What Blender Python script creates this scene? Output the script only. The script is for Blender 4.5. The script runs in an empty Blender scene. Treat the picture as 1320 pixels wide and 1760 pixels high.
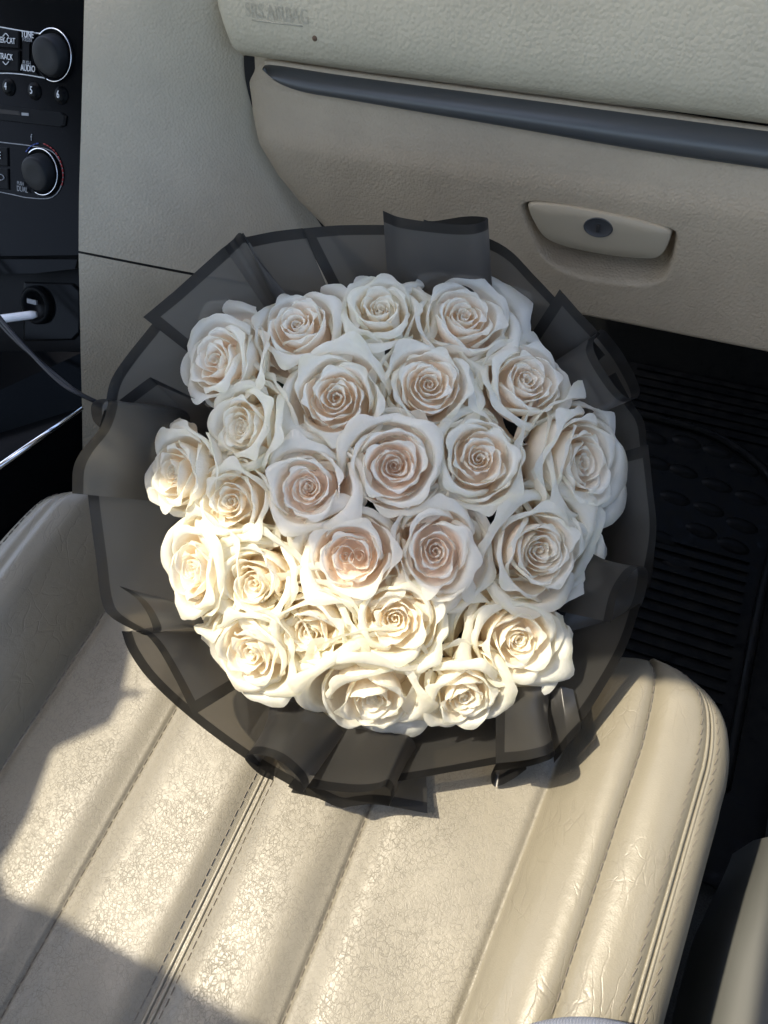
import bpy, math, random
import numpy as np
from mathutils import Vector, Matrix
R_ = math.radians
rng = random.Random(7)
sc = bpy.context.scene
col = sc.collection

# ------------------------------------------------------------------ camera, world, sun, exposure
F_PX, CAM_H = 1300.0, 0.60                     # focal length in photo pixels, eye height above the seat cushion (z = 0)
AY = np.array([1060., -2160., 1300.]); AY /= np.linalg.norm(AY)      # car's forward / right / up axes in camera space
AX = np.array([4000., 1180., -1300.]); AX -= AY * (AX @ AY); AX /= np.linalg.norm(AX)
AZ = np.cross(AX, AY)
CM = np.array([AX, AY, AZ])
EYE = np.array([0, 0, CAM_H])
cam_d = bpy.data.cameras.new('camera')
cam_d.sensor_fit = 'VERTICAL'; cam_d.sensor_height = 36.0; cam_d.lens = F_PX / 1760 * 36
cam_d.clip_start = 0.01; cam_d.clip_end = 500
cam = bpy.data.objects.new('camera', cam_d); col.objects.link(cam)
_r = CM @ np.diag([1, -1, -1])
cam.matrix_world = Matrix([list(_r[i]) + [EYE[i]] for i in range(3)] + [[0, 0, 0, 1]])
sc.camera = cam

SUN = np.array([0.42, 0.16, -1.0]); SUN /= np.linalg.norm(SUN)      # direction the sunlight travels
sun_el = math.asin(-SUN[2]); sun_az = math.atan2(-SUN[0], -SUN[1])
w = bpy.data.worlds.new('World'); sc.world = w; w.use_nodes = True
nt = w.node_tree; bg = nt.nodes['Background']
sky = nt.nodes.new('ShaderNodeTexSky'); sky.sky_type = 'NISHITA'; sky.sun_disc = False
sky.sun_elevation = sun_el; sky.sun_rotation = sun_az; sky.dust_density = 2.5
nt.links.new(sky.outputs[0], bg.inputs[0]); bg.inputs[1].default_value = 0.15
sl = bpy.data.lights.new('sun', 'SUN'); sl.energy = 2.0; sl.angle = R_(0.7); sl.color = (1, .89, .69)
so = bpy.data.objects.new('sun', sl); col.objects.link(so)
so.rotation_euler = Vector(SUN).to_track_quat('-Z', 'Y').to_euler()
sc.view_settings.view_transform = 'Standard'; sc.view_settings.look = 'None'
sc.view_settings.exposure = 1.95; sc.view_settings.gamma = 1; sc.view_settings.use_curve_mapping = False
sc.cycles.max_bounces = 12; sc.cycles.diffuse_bounces = 7; sc.cycles.transparent_max_bounces = 24
sc.cycles.use_denoising = True
sc.cycles.caustics_reflective = False; sc.cycles.caustics_refractive = False

def ray(u, v): return CM @ np.array([u - 660., v - 880., F_PX])
def at(u, v, D): return EYE + ray(u, v) * D / F_PX          # a point at optical depth D
def onz(u, v, z=0.): d = ray(u, v); return EYE + d * (z - CAM_H) / d[2]
def ony(u, v, y): d = ray(u, v); return EYE + d * y / d[1]
def onx(u, v, x): d = ray(u, v); return EYE + d * x / d[0]
def onplane(u, v, n, c):                                     # n . p = c
    d = ray(u, v); n = np.array(n, float); return EYE + d * (c - n @ EYE) / (n @ d)

# ------------------------------------------------------------------ object helpers
def empty(name, loc, label, cat, group=None):
    o = bpy.data.objects.new(name, None); col.objects.link(o); o.location = loc
    o.empty_display_size = .02; o['label'] = label; o['category'] = cat
    if group: o['group'] = group
    return o
def link(name, me, parent=None, loc=None):
    o = bpy.data.objects.new(name, me); col.objects.link(o)
    if parent is not None: o.parent = parent
    if loc is not None: o.location = loc
    return o
def wloc(p):
    l = np.zeros(3)
    while p is not None: l = l + np.array(p.location); p = p.parent
    return l
def mesh(name, V, Fc, mat, parent=None, smooth=True, attrs=None, uv=None):
    V = np.asarray(V, float) - wloc(parent)
    me = bpy.data.meshes.new(name); me.from_pydata(V.tolist(), [], [list(f) for f in Fc])
    if mat is not None: me.materials.append(mat)
    if smooth: me.polygons.foreach_set('use_smooth', [True] * len(me.polygons))
    for k, a in (attrs or {}).items():
        t = me.attributes.new(k, 'FLOAT', 'POINT'); t.data.foreach_set('value', np.asarray(a, np.float32))
    if uv is not None:
        ul = me.uv_layers.new(name='UVMap'); li = np.empty(len(me.loops), np.int32); me.loops.foreach_get('vertex_index', li)
        ul.data.foreach_set('uv', np.asarray(uv, np.float32)[li].ravel())
    me.update()
    return link(name, me, parent)
def gridf(n, m, wrap=False):
    return [(i * m + j, i * m + j + 1, (i + 1) * m + j + 1, (i + 1) * m + j) for i in range(n - 1) for j in range(m - 1)] + \
           ([(i * m + m - 1, i * m, (i + 1) * m, (i + 1) * m + m - 1) for i in range(n - 1)] if wrap else [])
class MB:
    def __init__(s): s.V, s.F = [], []
    def add(s, V, Fc):
        b = len(s.V); s.V += [list(v) for v in V]; s.F += [[b + i for i in f] for f in Fc]; return s
    def box(s, c, ax, ay, az):
        c, ax, ay, az = map(np.array, (c, ax, ay, az))
        V = [c + i * ax + j * ay + k * az for k in (-1, 1) for j in (-1, 1) for i in (-1, 1)]
        return s.add(V, [(0, 2, 3, 1), (4, 5, 7, 6), (0, 1, 5, 4), (2, 6, 7, 3), (0, 4, 6, 2), (1, 3, 7, 5)])
    def tube(s, P, r, n=10, caps=True):
        P = [np.array(p, float) for p in P]; rr = r if hasattr(r, '__len__') else [r] * len(P)
        V = []; a = None
        for i, p in enumerate(P):
            t = P[min(i + 1, len(P) - 1)] - P[max(i - 1, 0)]; t /= np.linalg.norm(t)
            if a is None:
                a = np.cross(t, [0, 0, 1.]);
                if np.linalg.norm(a) < .1: a = np.cross(t, [0, 1., 0])
            a = a - t * (a @ t); a /= np.linalg.norm(a); b = np.cross(t, a)
            V += [p + rr[i] * (math.cos(q) * a + math.sin(q) * b) for q in [2 * math.pi * k / n for k in range(n)]]
        Fc = gridf(len(P), n, True)
        if caps: Fc = Fc + [tuple(range(n))[::-1], tuple(range((len(P) - 1) * n, len(P) * n))]
        return s.add(V, Fc)
    def lathe(s, c, ax, prof, n=32):                # prof: (radius, distance along ax)
        c = np.array(c, float); ax = np.array(ax, float); ax /= np.linalg.norm(ax)
        a = np.cross(ax, [1., 0, 0]); a /= np.linalg.norm(a); b = np.cross(ax, a)
        V = [c + ax * h + r * (math.cos(q) * a + math.sin(q) * b) for r, h in prof for q in [2 * math.pi * k / n for k in range(n)]]
        Fc = gridf(len(prof), n, True) + [tuple(range((len(prof) - 1) * n, len(prof) * n))]
        return s.add(V, Fc)
    def build(s, name, mat, parent=None, smooth=True): return mesh(name, s.V, s.F, mat, parent, smooth)
def curve(P, n=24):                                          # Catmull-Rom through points (any dimension)
    P = np.array(P, float); k = len(P)
    if k == 2: return np.array([P[0] + (P[1] - P[0]) * t for t in np.linspace(0, 1, n)])
    Q = np.vstack([2 * P[0] - P[1], P, 2 * P[-1] - P[-2]]); out = []
    L = np.concatenate([[0], np.cumsum(np.linalg.norm(np.diff(P, axis=0), axis=1))]); L /= L[-1]
    for t in np.linspace(0, 1, n):
        i = min(int(np.searchsorted(L, t, 'right')) - 1, k - 2); x = (t - L[i]) / (L[i + 1] - L[i])
        a, b, c, d = Q[i:i + 4]
        out.append(.5 * (2 * b + (c - a) * x + (2 * a - 5 * b + 4 * c - d) * x * x + (3 * b - a - 3 * c + d) * x ** 3))
    return np.array(out)
def lin(P, n):
    P = np.array(P, float); L = np.concatenate([[0], np.cumsum(np.linalg.norm(np.diff(P, axis=0), axis=1))]); L /= L[-1]
    t = np.linspace(0, 1, n); return np.stack([np.interp(t, L, P[:, i]) for i in range(P.shape[1])], 1)
def ss(a, b, x): t = np.clip((x - a) / (b - a), 0, 1); return t * t * (3 - 2 * t)

# ------------------------------------------------------------------ materials
def mat(name, base=(.5, .5, .5), rough=.5, spec=.5, metal=0, coat=0):
    m = bpy.data.materials.new(name); m.use_nodes = True; b = m.node_tree.nodes['Principled BSDF']
    b.inputs['Base Color'].default_value = (*base, 1); b.inputs['Roughness'].default_value = rough
    b.inputs['Specular IOR Level'].default_value = spec; b.inputs['Metallic'].default_value = metal
    b.inputs['Coat Weight'].default_value = coat
    return m
class NB:
    def __init__(s, m): s.m = m; s.t = m.node_tree; s.b = s.t.nodes['Principled BSDF']
    def n(s, ty, **kw):
        o = s.t.nodes.new(ty)
        for k, v in kw.items():
            if k.startswith('i_'): o.inputs[k[2:].replace('_', ' ')].default_value = v
            else: setattr(o, k, v)
        return o
    def l(s, a, b): s.t.links.new(a, b)
    def math(s, op, a, b=None, clamp=False):
        o = s.n('ShaderNodeMath', operation=op, use_clamp=clamp)
        for i, x in enumerate((a, b)):
            if x is None: continue
            if hasattr(x, 'links'): s.l(x, o.inputs[i])
            else: o.inputs[i].default_value = x
        return o.outputs[0]
    def mix(s, fac, a, b):
        o = s.n('ShaderNodeMix', data_type='RGBA')
        for i, x in ((0, fac), (6, a), (7, b)):
            if hasattr(x, 'links'): s.l(x, o.inputs[i])
            else: o.inputs[i].default_value = x if i == 0 else (*x, 1)
        return o.outputs[2]
    def ramp(s, fac, a, b, smooth=True):
        o = s.n('ShaderNodeMapRange', interpolation_type='SMOOTHSTEP' if smooth else 'LINEAR'); o.inputs[1].default_value = a; o.inputs[2].default_value = b
        s.l(fac, o.inputs[0]); return o.outputs[0]
    def coord(s): return s.n('ShaderNodeTexCoord').outputs['Object']
    def noise(s, vec, scale, detail=4, rough=.5):
        o = s.n('ShaderNodeTexNoise'); o.inputs['Scale'].default_value = scale; o.inputs['Detail'].default_value = detail; o.inputs['Roughness'].default_value = rough
        if vec is not None: s.l(vec, o.inputs['Vector'])
        return o
    def bump(s, h, strength, dist, prev=None):
        o = s.n('ShaderNodeBump'); o.inputs['Strength'].default_value = strength; o.inputs['Distance'].default_value = dist; s.l(h, o.inputs['Height'])
        if prev is not None: s.l(prev, o.inputs['Normal'])
        return o.outputs[0]
    def warp(s, vec, scale, amt):
        nz = s.noise(vec, scale, 3); v = s.n('ShaderNodeVectorMath', operation='SUBTRACT'); s.l(nz.outputs['Color'], v.inputs[0]); v.inputs[1].default_value = (.5, .5, .5)
        k = s.n('ShaderNodeVectorMath', operation='SCALE'); s.l(v.outputs[0], k.inputs[0]); k.inputs['Scale'].default_value = amt
        a = s.n('ShaderNodeVectorMath', operation='ADD'); s.l(vec, a.inputs[0]); s.l(k.outputs[0], a.inputs[1]); return a.outputs[0]

def grained(name, base, scale, strength, rough=.55, dist=.0006):
    """moulded vinyl / plastic with an embossed leather grain"""
    m = mat(name, base, rough, .4); B = NB(m); c = B.coord(); wv = B.warp(c, scale * .45, .5 / scale)
    v = B.n('ShaderNodeTexVoronoi', feature='SMOOTH_F1'); v.inputs['Scale'].default_value = scale; v.inputs['Smoothness'].default_value = .35; B.l(wv, v.inputs['Vector'])
    big = B.noise(c, 9, 4, .6)
    inv = B.math('SUBTRACT', 1.0, v.outputs['Distance'])
    B.l(B.bump(inv, strength, dist), B.b.inputs['Normal'])
    lo = tuple(x * .9 for x in base)
    B.l(B.mix(B.ramp(big.outputs[0], .35, .65), lo, base), B.b.inputs['Base Color'])
    return m
def cracked(name, base, crack, scale, strength, linew=.09):
    """worn leather: cells parted by darker cracks"""
    m = mat(name, base, .34, .5); B = NB(m); c = B.coord(); wv = B.warp(B.warp(c, scale * .35, 1.1 / scale), scale * 1.6, .45 / scale)
    mp = B.n('ShaderNodeMapping'); mp.inputs['Scale'].default_value = (1, .72, 1); B.l(wv, mp.inputs[0])
    v = B.n('ShaderNodeTexVoronoi', feature='DISTANCE_TO_EDGE'); v.inputs['Scale'].default_value = scale; B.l(mp.outputs[0], v.inputs['Vector'])
    def ridge(sc_, wd):
        nz = B.noise(wv, sc_, 2, .5).outputs[0]
        return B.math('SUBTRACT', 1.0, B.ramp(B.math('ABSOLUTE', B.math('SUBTRACT', nz, .5)), 0, wd))
    wear = B.ramp(B.noise(c, 13, 3, .5).outputs[0], .34, .60)
    brk = B.ramp(B.noise(c, 95, 3, .6).outputs[0], .34, .58)
    l1 = B.math('MULTIPLY', B.math('SUBTRACT', 1.0, B.ramp(v.outputs['Distance'], 0, linew)), brk)
    l2 = B.math('MULTIPLY', ridge(scale * .62, .028), .8); l3 = B.math('MULTIPLY', ridge(scale * 1.3, .03), .45)
    k = B.math('MULTIPLY', B.math('MAXIMUM', B.math('MAXIMUM', l1, l2), l3), B.math('ADD', B.math('MULTIPLY', wear, .6), .4))
    fine = B.noise(c, 1300, 3, .6); pillow = B.noise(wv, scale * .8, 2, .5)
    h = B.math('SUBTRACT', B.math('ADD', B.math('MULTIPLY', fine.outputs[0], .25), B.math('MULTIPLY', pillow.outputs[0], .75)), k)
    B.l(B.bump(h, strength, .0010), B.b.inputs['Normal'])
    tone = B.mix(B.ramp(B.noise(c, 22, 5, .6).outputs[0], .3, .7), tuple(x * .90 for x in base), base)
    B.l(B.mix(B.math('MULTIPLY', k, .55), tone, crack), B.b.inputs['Base Color'])
    B.l(B.math('ADD', B.math('MULTIPLY', k, .22), .41), B.b.inputs['Roughness'])
    return m
def smooth_leather(name, base, crease):
    m = mat(name, base, .36, .5); B = NB(m); c = B.coord(); wv = B.warp(c, 30, .02)
    v = B.n('ShaderNodeTexVoronoi', feature='DISTANCE_TO_EDGE'); v.inputs['Scale'].default_value = 26; B.l(wv, v.inputs['Vector'])
    mp = B.n('ShaderNodeMapping'); mp.inputs['Rotation'].default_value = (0, 0, .6); mp.inputs['Scale'].default_value = (1, .22, 1); B.l(wv, mp.inputs[0])
    v2 = B.n('ShaderNodeTexVoronoi', feature='DISTANCE_TO_EDGE'); v2.inputs['Scale'].default_value = 95; B.l(mp.outputs[0], v2.inputs['Vector'])
    msk = B.ramp(B.noise(c, 17, 3).outputs[0], .36, .60)
    l1 = B.math('SUBTRACT', 1.0, B.ramp(v.outputs['Distance'], 0, .018)); l2 = B.math('SUBTRACT', 1.0, B.ramp(v2.outputs['Distance'], 0, .05))
    cr = B.math('MULTIPLY', B.math('MAXIMUM', B.math('MULTIPLY', l1, .25), B.math('MULTIPLY', l2, .4)), msk)
    fine = B.noise(c, 900, 3, .6); md = B.noise(c, 120, 3, .5)
    h = B.math('SUBTRACT', B.math('ADD', B.math('MULTIPLY', fine.outputs[0], .35), B.math('MULTIPLY', md.outputs[0], .7)), cr)
    B.l(B.bump(h, .45, .0009), B.b.inputs['Normal'])
    tone = B.mix(B.ramp(B.noise(c, 12, 4, .6).outputs[0], .3, .7), tuple(x * .9 for x in base), base)
    B.l(B.mix(B.math('MULTIPLY', cr, .5), tone, crease), B.b.inputs['Base Color'])
    return m

BEIGE = (.52, .475, .39)
M = {}
M['airbag'] = grained('airbag cover grain', (.50, .445, .325), 330, .75)
M['glove'] = grained('glove box grain', (.44, .355, .245), 420, .85)
M['side'] = grained('side panel grain', (.47, .405, .295), 420, .7)
M['handle'] = mat('glove handle plastic', (.40, .335, .235), .42, .4)
M['crack'] = cracked('cracked seat leather', (.200, .183, .142), (.085, .075, .058), 300, .24, .09)
M['smooth'] = smooth_leather('bolster leather', (.205, .186, .141), (.12, .10, .075))
M['piping'] = mat('seat piping leather', (.55, .51, .43), .4, .5)
M['thread_dark'] = mat('dark thread', (.17, .15, .125), .8, .2)
M['thread_light'] = mat('beige thread', (.36, .33, .28), .8, .2)
M['black'] = mat('gloss black plastic', (.003, .0035, .004), .12, .04)
M['black_satin'] = mat('satin black plastic', (.003, .0035, .004), .4, .05)
M['knob'] = mat('rubbery black knob', (.010, .011, .012), .5, .15)
M['chrome'] = mat('chrome', (.75, .76, .78), .16, .5, 1)
M['metal_trim'] = mat('brushed dark trim', (.075, .076, .074), .34, .5, .3)
M['lock'] = mat('grey lock plate', (.055, .055, .055), .4, .5)
M['gap'] = mat('shadow gap lining', (.03, .028, .026), .8, .2)
M['print'] = mat('white print', (.55, .57, .58), .6, .3)
M['print_dim'] = mat('grey print', (.22, .23, .24), .6, .3)
M['print_blue'] = mat('blue print', (.03, .06, .22), .6, .3)
M['print_red'] = mat('red print', (.28, .03, .03), .6, .3)
M['cable'] = mat('black cable rubber', (.012, .012, .014), .4, .5)
M['white_plug'] = mat('white plug plastic', (.75, .76, .78), .4, .5)
M['rubber'] = mat('black mat rubber', (.003, .0035, .004), .5, .05)
M['carpet'] = mat('dark carpet', (.03, .03, .03), .95, .1)
M['door'] = mat('grey door plastic', (.075, .077, .073), .6, .4)
M['denim'] = mat('pale denim', (.42, .44, .50), .9, .2)
M['stem'] = mat('green stem', (.06, .085, .03), .55, .4)
M['headliner'] = mat('headliner cloth', (.55, .53, .49), .95, .1)
M['asphalt'] = mat('asphalt', (.06, .06, .06), .9, .2)
M['stain'] = mat('brown stain', (.13, .08, .05), .7, .3)
_b = NB(M['carpet']); _n = _b.noise(_b.coord(), 500, 3, .7); _b.l(_b.mix(_n.outputs[0], (.012, .012, .012), (.07, .068, .062)), _b.b.inputs['Base Color']); _b.l(_b.bump(_n.outputs[0], .9, .003), _b.b.inputs['Normal'])
_b = NB(M['rubber']); _n = _b.noise(_b.coord(), 60, 5, .7); _b.l(_b.mix(_b.ramp(_n.outputs[0], .4, .75), (.0025, .003, .0035), (.007, .007, .0065)), _b.b.inputs['Base Color']); _b.l(_b.ramp(_n.outputs[0], .2, .9, False), _b.b.inputs['Roughness'])
_b = NB(M['black']); _c = _b.coord(); _n = _b.noise(_c, 700, 2, .6); _n2 = _b.noise(_c, 9, 4, .6)
_b.l(_b.mix(_b.math('MULTIPLY', _b.ramp(_n.outputs[0], .70, .78), .35), (.003, .0035, .004), (.10, .10, .10)), _b.b.inputs['Base Color']); _b.l(_b.math('ADD', _b.math('MULTIPLY', _n2.outputs[0], .2), .08), _b.b.inputs['Roughness'])
_b = NB(M['denim']); _c = _b.coord(); _w = _b.n('ShaderNodeTexWave'); _w.inputs['Scale'].default_value = 420; _w.inputs['Distortion'].default_value = 3; _b.l(_c, _w.inputs['Vector']); _b.l(_b.mix(_w.outputs[0], (.22, .25, .33), (.55, .57, .62)), _b.b.inputs['Base Color']); _b.l(_b.bump(_w.outputs[0], .6, .0008), _b.b.inputs['Normal'])

def petal_material(name, tip, deep, edge):
    m = bpy.data.materials.new(name); m.use_nodes = True; t = m.node_tree; t.nodes.remove(t.nodes['Principled BSDF'])
    class Q(NB):
        def __init__(s): s.m = m; s.t = t
    B = Q(); a = B.n('ShaderNodeAttribute', attribute_name='along').outputs['Fac']; side = B.n('ShaderNodeAttribute', attribute_name='side').outputs['Fac']
    oi = B.n('ShaderNodeObjectInfo').outputs['Random']
    c = B.mix(B.ramp(a, .22, .86), deep, tip)
    gnoise = B.ramp(B.noise(B.coord(), 55, 3).outputs[0], .46, .66)
    c = B.mix(B.math('MULTIPLY', B.math('MULTIPLY', B.ramp(a, .72, 1.0), gnoise), .55), c, edge)
    spot = B.math('MULTIPLY', B.ramp(a, .86, 1.0), B.ramp(B.noise(B.coord(), 75, 3, .6).outputs[0], .64, .74))
    c = B.mix(B.math('MULTIPLY', spot, .35), c, (.55, .50, .30))
    uvn = B.n('ShaderNodeUVMap').outputs[0]
    mp = B.n('ShaderNodeMapping'); mp.inputs['Scale'].default_value = (26, 2.2, 1); B.l(uvn, mp.inputs[0])
    off = B.n('ShaderNodeVectorMath', operation='ADD'); B.l(mp.outputs[0], off.inputs[0])
    cx = B.n('ShaderNodeCombineXYZ'); B.l(B.math('MULTIPLY', oi, 40.0), cx.inputs[2]); B.l(cx.outputs[0], off.inputs[1])
    vein = B.noise(off.outputs[0], 1.0, 4, .6); lump = B.noise(B.coord(), 130, 3, .55)
    h = B.math('ADD', B.math('MULTIPLY', vein.outputs[0], .45), lump.outputs[0])
    nrm = B.bump(h, .5, .0016)
    c = B.mix(B.math('MULTIPLY', B.ramp(vein.outputs[0], .5, .72), .10), c, deep)
    d = B.n('ShaderNodeBsdfPrincipled'); d.inputs['Roughness'].default_value = .55; d.inputs['Specular IOR Level'].default_value = .22
    d.inputs['Sheen Weight'].default_value = .06
    B.l(c, d.inputs['Base Color']); B.l(nrm, d.inputs['Normal'])
    tr = B.n('ShaderNodeBsdfTranslucent'); B.l(B.mix(.35, c, deep), tr.inputs['Color']); B.l(nrm, tr.inputs['Normal'])
    mx = B.n('ShaderNodeMixShader'); B.l(B.math('ADD', B.math('MULTIPLY', B.ramp(a, .45, 1.0), .22), .38), mx.inputs[0]); B.l(d.outputs[0], mx.inputs[1]); B.l(tr.outputs[0], mx.inputs[2])
    B.l(mx.outputs[0], t.nodes['Material Output'].inputs[0]); return m
PET = [petal_material('cream petal', (.89, .90, .83), (.97, .84, .69), (.84, .85, .66)),
       petal_material('ivory petal', (.90, .90, .81), (.96, .85, .68), (.84, .85, .64)),
       petal_material('blush petal', (.89, .895, .83), (.97, .83, .70), (.86, .85, .70))]

def film_material():
    m = bpy.data.materials.new('frosted black film'); m.use_nodes = True; t = m.node_tree
    B = NB(m); uv = B.n('ShaderNodeSeparateXYZ'); B.l(B.n('ShaderNodeUVMap').outputs[0], uv.inputs[0])
    mn = B.math('MINIMUM', uv.outputs[0], uv.outputs[1])
    bd = B.math('SUBTRACT', 1.0, B.ramp(mn, .020, .0212, False), True)          # printed border (uv in metres x 2.5)
    p = B.b; p.inputs['Roughness'].default_value = .33; p.inputs['Specular IOR Level'].default_value = .7
    nz = B.noise(B.warp(B.coord(), 12, .06), 26, 4, .55)
    B.l(B.mix(bd, (.036, .036, .036), (.009, .009, .0095)), p.inputs['Base Color'])
    B.l(B.bump(nz.outputs[0], .25, .003), p.inputs['Normal'])
    tp = B.n('ShaderNodeBsdfTransparent'); B.l(B.mix(bd, (.95, .88, .80), (.8, .8, .8)), tp.inputs['Color'])
    tl = B.n('ShaderNodeBsdfTranslucent'); B.l(B.mix(bd, (.20, .19, .17), (.03, .03, .03)), tl.inputs['Color'])
    m0 = B.n('ShaderNodeMixShader'); m0.inputs[0].default_value = .42; B.l(p.outputs[0], m0.inputs[1]); B.l(tl.outputs[0], m0.inputs[2])
    mx = B.n('ShaderNodeMixShader'); B.l(B.math('SUBTRACT', .15, B.math('MULTIPLY', bd, .10)), mx.inputs[0])
    B.l(m0.outputs[0], mx.inputs[1]); B.l(tp.outputs[0], mx.inputs[2]); B.l(mx.outputs[0], t.nodes['Material Output'].inputs[0])
    return m
M['film'] = film_material()

# ------------------------------------------------------------------ car shell (unseen roof, sides and seat added to block and shape the light)
def structure(o): o['kind'] = 'structure'; return o
structure(mesh('ground', [(-60, -60, -.85), (60, -60, -.85), (60, 60, -.85), (-60, 60, -.85)], [(0, 1, 2, 3)], M['asphalt'], None, False))  # unseen ground, added to bounce sunlight up into the car
structure(MB().box((-.45, 0, -.34), (.85, 0, 0), (0, 1.2, 0), (0, 0, .02)).build('car_floor', M['carpet'], None, False))
ROOF_Z = .80
def up_to_roof(p): p = np.array(p); return p + SUN * (ROOF_Z - p[2]) / SUN[2]
sun_patch_hole = [up_to_roof(p) for p in (  # opening shaped so the sun draws the wanted lit patch, notch included
    at(225, 800, .545), at(560, 945, .50), at(760, 1018, .50), at(980, 1090, .53), onz(1190, 1182, .03), (.140, .24, 0),
    (.140, -.1, 0), (.140, -.34, 0), onz(900, 2050, 0), onz(420, 1748, 0), onz(200, 1622, 0), onz(15, 1535, 0), onz(0, 1490, 0),
    onz(55, 1400, 0), onz(95, 1290, 0), onz(190, 1245, 0), onz(215, 1200, 0), onz(248, 1198, 0), onz(246, 1188, 0), onz(214, 1185, 0), onz(228, 1120, 0), onz(200, 1050, .01))]
def roof():
    bm_in = [(p[0], p[1]) for p in sun_patch_hole]
    out = [(-1.35, .53), (.31, .53), (.31, -.9), (-1.35, -.9)]
    from mathutils.geometry import delaunay_2d_cdt
    pts = [Vector(p) for p in out + bm_in]; n0 = len(out); n1 = len(bm_in)
    edges = [(i, (i + 1) % n0) for i in range(n0)] + [(n0 + i, n0 + (i + 1) % n1) for i in range(n1)]
    V, _, Fc, *_r = delaunay_2d_cdt(pts, edges, [], 0, 1e-6)
    def inside(x, y):
        c = False; j = n1 - 1
        for i in range(n1):
            xi, yi = bm_in[i]; xj, yj = bm_in[j]
            if (yi > y) != (yj > y) and x < (xj - xi) * (y - yi) / (yj - yi) + xi: c = not c
            j = i
        return c
    Fk = []
    for f in Fc:
        cx = sum(V[i].x for i in f) / len(f); cy = sum(V[i].y for i in f) / len(f)
        if not inside(cx, cy): Fk.append(f)
    structure(mesh('roof_blocker', [(v.x, v.y, ROOF_Z) for v in V], Fk, M['headliner'], None, False))  # unseen roof, added to keep the sun off everything outside the patch
roof()

structure(MB().box((-1.38, -.3, -.05), (.03, 0, 0), (0, 1.3, 0), (0, 0, .30)).build('car_side_blocker', M['headliner'], None, False))  # unseen left side, added to hold back light on the seat
structure(MB().box((.36, .1, .02), (.02, 0, 0), (0, 1.0, 0), (0, 0, .40)).build('door_blocker', M['headliner'], None, False))  # unseen door wall, added to hold back low sky light from the right
structure(MB().box((-.98, -.48, .12), (.24, 0, 0), (0, .07, -.0), (0, -.06, .34)).box((-.98, -.15, -.08), (.26, 0, 0), (0, .26, 0), (0, 0, .09)).build('driver_seat_blocker', M['headliner'], None, False))  # unseen seat shape, added to block light from the left
# ------------------------------------------------------------------ passenger seat
FRONT = .285
def zprof(x):
    X = [-.56, -.535, -.524, -.510, -.484, -.462, -.440, -.421, -.0005, .018, .034, .052, .072, .086, .095, .108, .117, .121, .121, .14]
    Zv = [-.05, -.03, .036, .062, .072, .064, .034, -.001, -.001, .022, .032, .036, .040, .039, .034, .026, .008, -.02, -.05, -.1]
    g = np.linspace(-.60, .18, 1561); zz = np.interp(g, X, Zv); kx = np.exp(-(np.arange(-20, 21) / 9.) ** 2); zz = np.convolve(np.pad(zz, 20, 'edge'), kx / kx.sum(), 'valid')
    return np.interp(x, g, zz)
SEAMS = [-.484, -.421, -.3095, -.209, -.122, 0.0, .052, .095]
def seat_point(x, y, groove=True):
    """surface of the cushion at nominal section x, distance y along the car"""
    yy = np.minimum(y, FRONT + 0 * y)
    z = zprof(x)
    inner = (x > -.421) & (x < 0)
    z = np.where(inner, z + .0045 * np.sin(np.clip((x + .421) / .421, 0, 1) * np.pi), z)
    for s, wd, dp in ((-.484, .012, .004), (-.421, .014, .004), (-.3095, .036, .0085), (-.209, .030, .0095), (-.122, .034, .0078), (0, .010, .004), (.052, .013, .0045), (.095, .008, .003), (-.3095, .0045, .0025), (-.122, .0045, .0025), (.052, .004, .0020), (-.421, .005, .002)):
        z = z - dp * np.exp(-((x - s) / (wd * .45)) ** 2)
    xs = x + .075 * (np.clip(y, -.3, .2) - .16) * ss(-.06, .01, x)
    fr = FRONT + np.where(x < -.43, -.03 * ss(-.43, -.50, x), 0) * 1.0
    # rounded outer front corners
    k = np.clip((y - (fr - .085)) / .085, 0, 1)
    xs = np.where(x > .045, .045 + (xs - .045) * np.sqrt(np.maximum(1 - k ** 2.4, .02)), xs)
    k2 = np.clip((y - (fr - .10)) / .10, 0, 1)
    xs = np.where(x < -.47, -.47 + (xs + .47) * np.sqrt(np.maximum(1 - k2 ** 2.2, .02)), xs)
    over = np.clip(y - (fr - .045), 0, .2)
    ang = np.clip(over / .05, 0, np.pi / 2)
    yo = np.where(over > 0, fr - .045 + .045 * np.sin(ang), y)
    z = z - .06 * (1 - np.cos(ang)) - np.clip(over - .0785, 0, 1) * 1.6
    return np.stack([xs, yo, z], -1)
seat = empty('passenger_seat', (-.2, .1, 0), 'worn beige leather passenger seat under the rose bouquet', 'car seat')
def seat_panel(name, x0, x1, m, nx, side=0):
    ys = np.concatenate([np.linspace(-.42, .20, 70), np.linspace(.205, .40, 40)])
    xs = x0 + (x1 - x0) * (.5 - .5 * np.cos(np.pi * np.linspace(0, 1, nx))) * .75 + (x1 - x0) * .25 * np.linspace(0, 1, nx)
    Xg, Yg = np.meshgrid(xs, ys, indexing='ij'); P = seat_point(Xg, Yg)
    # soft unevenness of the padding
    P[..., 2] += .0016 * np.sin(Xg * 31 + Yg * 17) * np.sin(Yg * 23 + 1.3) * np.sin(np.pi * np.clip((Xg - x0) / (x1 - x0), 0, 1))
    V = P.reshape(-1, 3)
    if side:      # skirt hanging from the outer edge
        pass
    return mesh(name, V, [f[::-1] for f in gridf(len(xs), len(ys))], m, seat)
for a, b in zip(SEAMS[1:5], SEAMS[2:6]): seat_panel('cushion_panel', a, b, M['crack'], 64)
seat_panel('bolster_panel', -.55, SEAMS[0], M['smooth'], 40); seat_panel('bolster_panel', SEAMS[0], SEAMS[1], M['smooth'], 40)
seat_panel('bolster_panel', 0, .052, M['smooth'], 40); seat_panel('bolster_panel', .052, .095, M['smooth'], 20)
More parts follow.
